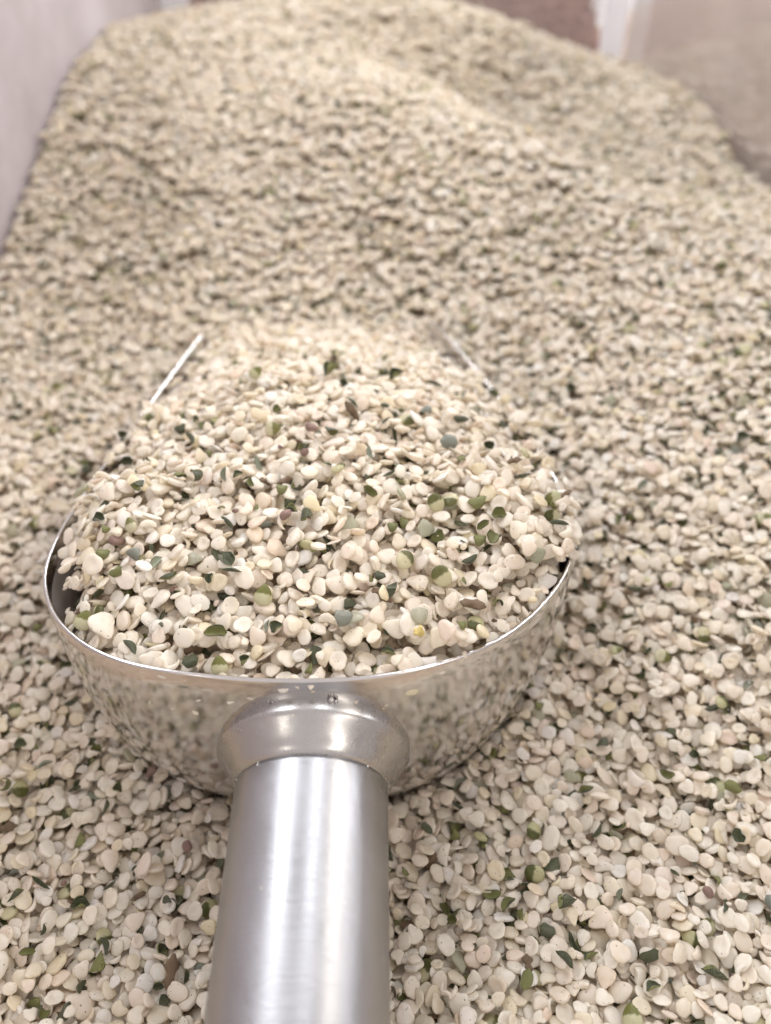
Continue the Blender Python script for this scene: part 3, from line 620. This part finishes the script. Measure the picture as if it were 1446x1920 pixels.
# ------------------------------------------------------------------ which pieces show largest (painter's count at 771 x 1024)
recs = [(0, k) + r for k, r in enumerate(bed.rec)] + [(1, k) + r for k, r in enumerate(heap.rec)]
C = np.array([r[2:5] for r in recs]); fw = C[:, 1]*math.cos(PITCH) - C[:, 2]*math.sin(PITCH); dn = -C[:, 2]*math.cos(PITCH) - C[:, 1]*math.sin(PITCH)
U = 385.5 + C[:, 0]/fw*773.2; V = 512 + dn/fw*773.2
cand = np.where((fw < 190) & (U > -10) & (U < 781) & (V > 250) & (V < 1034))[0]
cand = cand[np.argsort(-fw[cand])]
buf = np.full((1024, 771), -1, np.int32)
cp, sp_ = math.cos(PITCH), math.sin(PITCH); CR = np.array([[1, 0, 0], [0, -sp_, -cp], [0, cp, -sp_]])    # rows: right, down, forward
for q in cand:
    R = recs[q][5]; r = np.array(P[recs[q][6]][2])*recs[q][7]; A = CR@R; S = (A*(r*r))@A.T; k = 773.2/fw[q]; S2 = S[:2, :2]*k*k + np.eye(2)*.05
    hx, hy = math.sqrt(S2[0, 0]), math.sqrt(S2[1, 1]); u, v = U[q], V[q]
    a0, a1, b0, b1 = max(0, int(u-hx)), min(771, int(u+hx)+2), max(0, int(v-hy)), min(1024, int(v+hy)+2)
    if a0 >= a1 or b0 >= b1: continue
    iv = np.linalg.inv(S2); du = np.arange(a0, a1)-u; dv = (np.arange(b0, b1)-v)[:, None]
    m = iv[0, 0]*du*du + 2*iv[0, 1]*du*dv + iv[1, 1]*dv*dv < 1
    buf[b0:b1, a0:a1][m] = q
# hide what the scoop's outer wall and the handle cover
def proj(x, y, d):
    f_ = y*cp + d*sp_; return 385.5 + x/f_*773.2, 512 + (d*cp - y*sp_)/f_*773.2
inw = np.zeros(buf.shape, bool); vv, uu = np.mgrid[0:1024, 0:771]
bottom_edge = [proj(RIM[i, 0], RIM[i, 1], RIM_D) for i in range(NU)]
near = [p for p, rr in zip(bottom_edge, RIM) if rr[1] < 100]; near.sort()
nu_, nv_ = np.array(near).T
lowv = np.interp(uu[0], nu_, nv_, left=2000, right=2000)
heapm = np.array([r[0] for r in recs]) == 1
below = vv > lowv[None, :] + 1
hid = below & (buf >= 0); hidh = hid & heapm[np.clip(buf, 0, None)]; buf[hidh] = -1
for vlim in range(700, 803):
    wdt = 150*math.sqrt(max(0, 1-((vlim-700)/103)**2))+90; buf[vlim, max(0, int(310-wdt*1.15)):int(310+wdt*1.05)] = -1
buf[700:, 205:392] = -1
cnt = np.bincount(buf[buf >= 0], minlength=len(recs))
iscream = np.array([r[6] in CREAM for r in recs])
order = np.argsort(-cnt)
single = [q for q in order if iscream[q] and cnt[q] > 0][:300]
handset = {(0 if h[0] is bed else 1, h[1]): h for h in HAND}
others = [q for q in order if not iscream[q] and ((cnt[q] >= 55) or ((recs[q][0], recs[q][1]) in handset and cnt[q] >= 10))]
def kind_of(pi):
    if pi in CREAM:
        return CK[CREAM.index(pi)]
    return {CAP: 'cap', CAP2: 'cap', PALE: 'pale', PUR: 'pur', BRN: 'brn', YEL: 'yel', OLV: 'olv', SHOLV: 'olv', GRY: 'gry', DRK: 'drk'}.get(pi, 'hull')
def place_of(q):
    x, y = recs[q][2], recs[q][3]
    if recs[q][0] == 1:
        if rim_dist(x, y) < 3.2 and y < 100: return 'rimleft' if x < -11 else 'rimright'
        a = 'front' if y < 90 else ('middle' if y < 112 else 'back'); return a + ('left' if x < -24 else 'right' if x > 4 else 'centre')
    if U[q] < 300: return 'binleft' if V[q] > 880 else 'binleftup'
    return 'binright' if V[q] > 880 else ('binrightup' if V[q] > 720 else 'binrightfar')
PL = {'rimleft': 'against the front rim left of the handle', 'rimright': 'against the front rim right of the handle', 'binleft': 'in the bin beside the handle, lower left', 'binleftup': 'in the bin left of the bowl',
      'binright': 'in the bin beside the handle, lower right', 'binrightup': 'in the bin right below the bowl', 'binrightfar': 'in the bin right of the rim'}
for a_, ta in (('front', 'front'), ('middle', 'middle'), ('back', 'upper')):
    for b_, tb in (('left', 'left part'), ('right', 'right part'), ('centre', 'centre')): PL[a_+b_] = 'on the ' + ta + ' ' + tb + ' of the heap'
KL = {'round': ('hemp_seed', 'round cream seed', 'seed'), 'tear': ('hemp_seed', 'teardrop cream seed', 'seed'), 'dish': ('hemp_seed', 'hollow dished cream seed', 'seed'), 'kidney': ('hemp_seed', 'kidney shaped cream seed', 'seed'),
      'half': ('hemp_seed', 'flat sided cream seed', 'seed'), 'broken': ('hemp_seed', 'broken cream seed', 'seed'), 'curl': ('hemp_seed', 'thin curled cream sliver', 'seed'), 'crumb': ('hemp_seed', 'tiny cream seed crumb', 'seed'),
      'cap': ('hemp_seed', 'seed half in green skin', 'seed'), 'pale': ('hemp_seed', 'glassy pale seed', 'seed'), 'pur': ('purple_seed', 'small purple seed', 'seed'),
      'brn': ('husk_crumb', 'brown husk crumb', 'husk'), 'yel': ('yellow_crumb', 'yellow crumb', 'crumb'), 'olv': ('hull_piece', 'olive green hull piece', 'hull'), 'gry': ('hull_piece', 'grey green hull piece', 'hull'),
      'drk': ('hull_piece', 'dark sliver of hull', 'hull'), 'hull': ('hull_piece', 'dark green hull piece', 'hull')}
LM = {(585,812): 'the whole purple seed', (660,780): 'the grey husk at the heap top', (622,708): 'the large bright green hull', (925,745): 'the dark hull on the far right slope', (863,809): 'the ribbed dark hull, right heap top',
      (572,857): 'the broken reddish seed', (338,899): 'the shiny olive hull, heap left', (340,814): 'the olive curled hull half', (262,922): 'the green cap near the left rim', (695,932): 'the ribbed hull right of heap centre',
      (894,953): 'the open green hull, heap right', (925,1015): 'the broad blue green hull', (1047,986): 'the long dark sliver, right rim', (294,1062): 'the dark boat shaped hull', (425,1055): 'the empty grey hull', (540,1010): 'the dusty purple seed',
      (409,1211): 'the ribbed hull near the front rim', (167,1197): 'the yellow green corner seed', (728,1229): 'the round olive seed, front rim', (785,1208): 'the yellow crumb', (889,1140): 'the mottled brown husk', (827,1101): 'the kernel with blue green cap',
      (645,1187): 'the grey flake, heap front', (817,953): 'the half olive kernel', (77,1658): 'the dark crescent hull, lower left', (1327,1678): 'the purple seed, lower right', (1338,1836): 'the curled ribbed hull, lower right', (324,1825): 'the jagged purple husk, lower left'}
special = {}
picked = list(single) + list(others); PU = np.array([U[q] for q in picked]); PV = np.array([V[q] for q in picked])
hidx = {(0 if h[0] is bed else 1, h[1]): h for h in HAND}
for h in HAND:
    if (h[2], h[3]) not in LM: continue
    me_ = [i for i, q in enumerate(picked) if hidx.get((recs[q][0], recs[q][1])) is h]
    if not me_: continue
    u0, v0 = PU[me_[0]], PV[me_[0]]
    for dx_, dy_, t in ((-1, 0, 'just left of '), (1, 0, 'just right of '), (0, -1, 'just behind '), (0, 1, 'just in front of ')):
        du, dv = PU-u0, PV-v0; al = du*dx_+dv*dy_; ac = np.abs(du*dy_)+np.abs(dv*dx_)
        sc_ = np.where((al > 4) & (ac < al*.8) & (al < 34), al + ac, 1e9); i = int(np.argmin(sc_))
        if sc_[i] < 1e8 and picked[i] not in special and (recs[picked[i]][0], recs[picked[i]][1]) not in {k for k, w_ in hidx.items() if w_[4]}: special[picked[i]] = t + LM[(h[2], h[3])]
sing = set()
def mat_of(q):
    _, _, x, y, z, R, pi, scl = recs[q]; r = np.array(P[pi][2])*scl*MM
    m = Matrix([[*map(float, R[k])] for k in range(3)]); return Matrix.LocRotScale(Vector((x*MM, y*MM, CAMZ + z*MM)), m.to_quaternion(), Vector(map(float, r)))
for q in list(single) + list(others):
    pi = recs[q][6]; nm, tx, ct_ = KL[kind_of(pi)]; pl = PL[place_of(q)]
    o = bpy.data.objects.new(nm, P[pi][1]); o.matrix_world = mat_of(q); sc.collection.objects.link(o); sing.add(q)
    h = handset.get((recs[q][0], recs[q][1]))
    if h and h[4]: tag(o, h[4], ct_)
    elif q in special: tag(o, tx + ' ' + special[q], ct_, tx + 's ' + pl)
    else: tag(o, tx + ' ' + pl, ct_, tx + 's ' + pl)
print('individual cream', len(single), 'other', len(others), 'bed', len(bed.rec), 'heap', len(heap.rec), 'min px', cnt[single[-1]])
# ------------------------------------------------------------------ the remaining thousands: two piles instanced from the same seed shapes
pcol = bpy.data.collections.new('seed_shapes')
for i, (nm, me, ax, mt) in enumerate(P):
    o = bpy.data.objects.new('s%02d' % i, me); pcol.objects.link(o)
def gn_group():
    g = bpy.data.node_groups.new('pile_of_seeds', 'GeometryNodeTree')
    g.interface.new_socket('Geometry', in_out='INPUT', socket_type='NodeSocketGeometry'); g.interface.new_socket('Geometry', in_out='OUTPUT', socket_type='NodeSocketGeometry')
    N = g.nodes.new; gi = N('NodeGroupInput'); go = N('NodeGroupOutput'); ci = N('GeometryNodeCollectionInfo'); ci.inputs[0].default_value = pcol
    ci.inputs['Separate Children'].default_value = True; ci.inputs['Reset Children'].default_value = True
    ip = N('GeometryNodeInstanceOnPoints'); ip.inputs['Pick Instance'].default_value = True
    def attr(n, t):
        a = N('GeometryNodeInputNamedAttribute'); a.data_type = t; a.inputs[0].default_value = n; return a.outputs[0]
    L = g.links.new; L(gi.outputs[0], ip.inputs['Points']); L(ci.outputs[0], ip.inputs['Instance'])
    L(attr('variant', 'INT'), ip.inputs['Instance Index']); er = N('FunctionNodeEulerToRotation'); L(attr('turn', 'FLOAT_VECTOR'), er.inputs[0]); L(er.outputs[0], ip.inputs['Rotation'])
    L(attr('half', 'FLOAT_VECTOR'), ip.inputs['Scale']); L(ip.outputs[0], go.inputs[0]); return g
G = gn_group()
def stuff(name, rows, label, group=G):
    pos = []; rot = []; hs = []; var = []
    for q in rows:
        x, y, z, R, pi, scl = q; pos.append((x*MM, y*MM, CAMZ + z*MM)); rot.append(Matrix([[*map(float, R[k])] for k in range(3)]).to_euler()[:]); hs.append([float(a*scl*MM) for a in P[pi][2]]); var.append(pi)
    me = bpy.data.meshes.new(name); me.from_pydata(pos, [], [])
    for n, t, d in (('turn', 'FLOAT_VECTOR', rot), ('half', 'FLOAT_VECTOR', hs)):
        a = me.attributes.new(n, t, 'POINT'); a.data.foreach_set('vector', np.array(d, dtype=np.float32).ravel())
    a = me.attributes.new('variant', 'INT', 'POINT'); a.data.foreach_set('value', np.array(var, dtype=np.int32))
    o = bpy.data.objects.new(name, me); sc.collection.objects.link(o); m = o.modifiers.new('pile', 'NODES'); m.node_group = group
    tag(o, label, kind='stuff'); return o
stuff('loose_seeds', [recs[q][2:] for q in range(len(recs)) if recs[q][0] == 0 and q not in sing], 'thousands of cream hulled seeds flecked with green filling the bin')
stuff('heaped_seeds', [recs[q][2:] for q in range(len(recs)) if recs[q][0] == 1 and q not in sing], 'the rest of the seeds heaped in the steel scoop')
# solid mass under the loose layers
def sheet(name, X, Y, Z, mask, mat, label, skirt=None):
    ny, nx = Z.shape; vs = [(x*MM, y*MM, CAMZ+z*MM) for x, y, z in zip(X.ravel(), Y.ravel(), Z.ravel())]
    fs = [[j*nx+i, j*nx+i+1, (j+1)*nx+i+1, (j+1)*nx+i] for j in range(ny-1) for i in range(nx-1) if mask is None or (mask[j, i] and mask[j+1, i] and mask[j, i+1] and mask[j+1, i+1])]
    o = mesh_obj(name, vs, fs, mat)
    bm = bmesh.new(); bm.from_mesh(o.data); bmesh.ops.delete(bm, geom=[v for v in bm.verts if not v.link_faces], context='VERTS')
    ed = [e for e in bm.edges if e.is_boundary] if skirt != 'none' else []; r = bmesh.ops.extrude_edge_only(bm, edges=ed) if ed else None
    for v in [g for g in (r['geom'] if ed else []) if isinstance(g, bmesh.types.BMVert)]: v.co.z = min(v.co.z, skirt) if skirt is not None else v.co.z - .02
    bm.to_mesh(o.data); bm.free(); tag(o, label, kind='stuff'); return o
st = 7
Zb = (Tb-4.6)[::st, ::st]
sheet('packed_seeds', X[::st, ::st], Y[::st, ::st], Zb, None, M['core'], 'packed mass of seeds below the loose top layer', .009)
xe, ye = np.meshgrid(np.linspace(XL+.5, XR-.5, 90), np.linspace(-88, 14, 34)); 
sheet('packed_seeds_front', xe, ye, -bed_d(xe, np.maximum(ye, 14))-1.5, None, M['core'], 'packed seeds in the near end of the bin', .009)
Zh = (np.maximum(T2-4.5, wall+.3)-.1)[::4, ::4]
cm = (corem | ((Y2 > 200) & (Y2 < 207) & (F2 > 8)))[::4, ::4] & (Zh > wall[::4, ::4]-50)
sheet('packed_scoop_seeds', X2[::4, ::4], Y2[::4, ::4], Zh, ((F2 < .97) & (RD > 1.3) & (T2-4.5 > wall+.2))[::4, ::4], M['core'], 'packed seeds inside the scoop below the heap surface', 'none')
# ------------------------------------------------------------------ neighbouring bins seen past the panels
def grains(name, x0, x1, y0, y1, dfun, n, mat, label, size):
    pcol2 = bpy.data.collections.new(name + '_shapes')
    for i in range(3):
        me = bpy.data.meshes.new('grain'); v = seed_shape('tear', 60+i); me.from_pydata([tuple(map(float, a)) for a in v], [], IF); me.polygons.foreach_set('use_smooth', [True]*len(me.polygons)); me.materials.append(mat)
        pcol2.objects.link(bpy.data.objects.new('g%d' % i, me))
    g = G.copy(); [nd for nd in g.nodes if nd.bl_idname == 'GeometryNodeCollectionInfo'][0].inputs[0].default_value = pcol2
    p = sample(n, x0, x1, y0, y1); d = dfun(p[:, 0], p[:, 1]) + rng.uniform(-1.2, 1.6, n)
    rows = [(p[k, 0], p[k, 1], -d[k], np.array(Euler((rng.normal()*.5, rng.normal()*.5, rng.uniform(0, 6.28))).to_matrix()), int(k % 3), size) for k in range(n)]
    o = stuff(name, rows, label, g)
    me = o.data; a = me.attributes['half']; a.data.foreach_set('vector', np.tile(np.array([1.7, 1.1, .9])*size*MM, (n, 1)).astype(np.float32).ravel())
    xs, ys = np.meshgrid(np.linspace(x0, x1, 30), np.linspace(y0, y1, 30))
    sheet('packed_' + name, xs, ys, -dfun(xs, ys)-1, None, mat, label.replace('loose', 'packed') + ' underneath', .012)
grains('reddish_grain', -125, 132, 534, 700, lambda x, y: 40 - (y-534)*.55 + 0*x, 15000, M['grain_red'], 'loose reddish brown grain in the bin behind', 1.25)
grains('tan_grain', 146, 330, 200, 700, lambda x, y: 62 - (x-146)*.42 - (y-200)*.06, 26000, M['grain_tan'], 'loose tan grain in the bin to the right', 1.35)
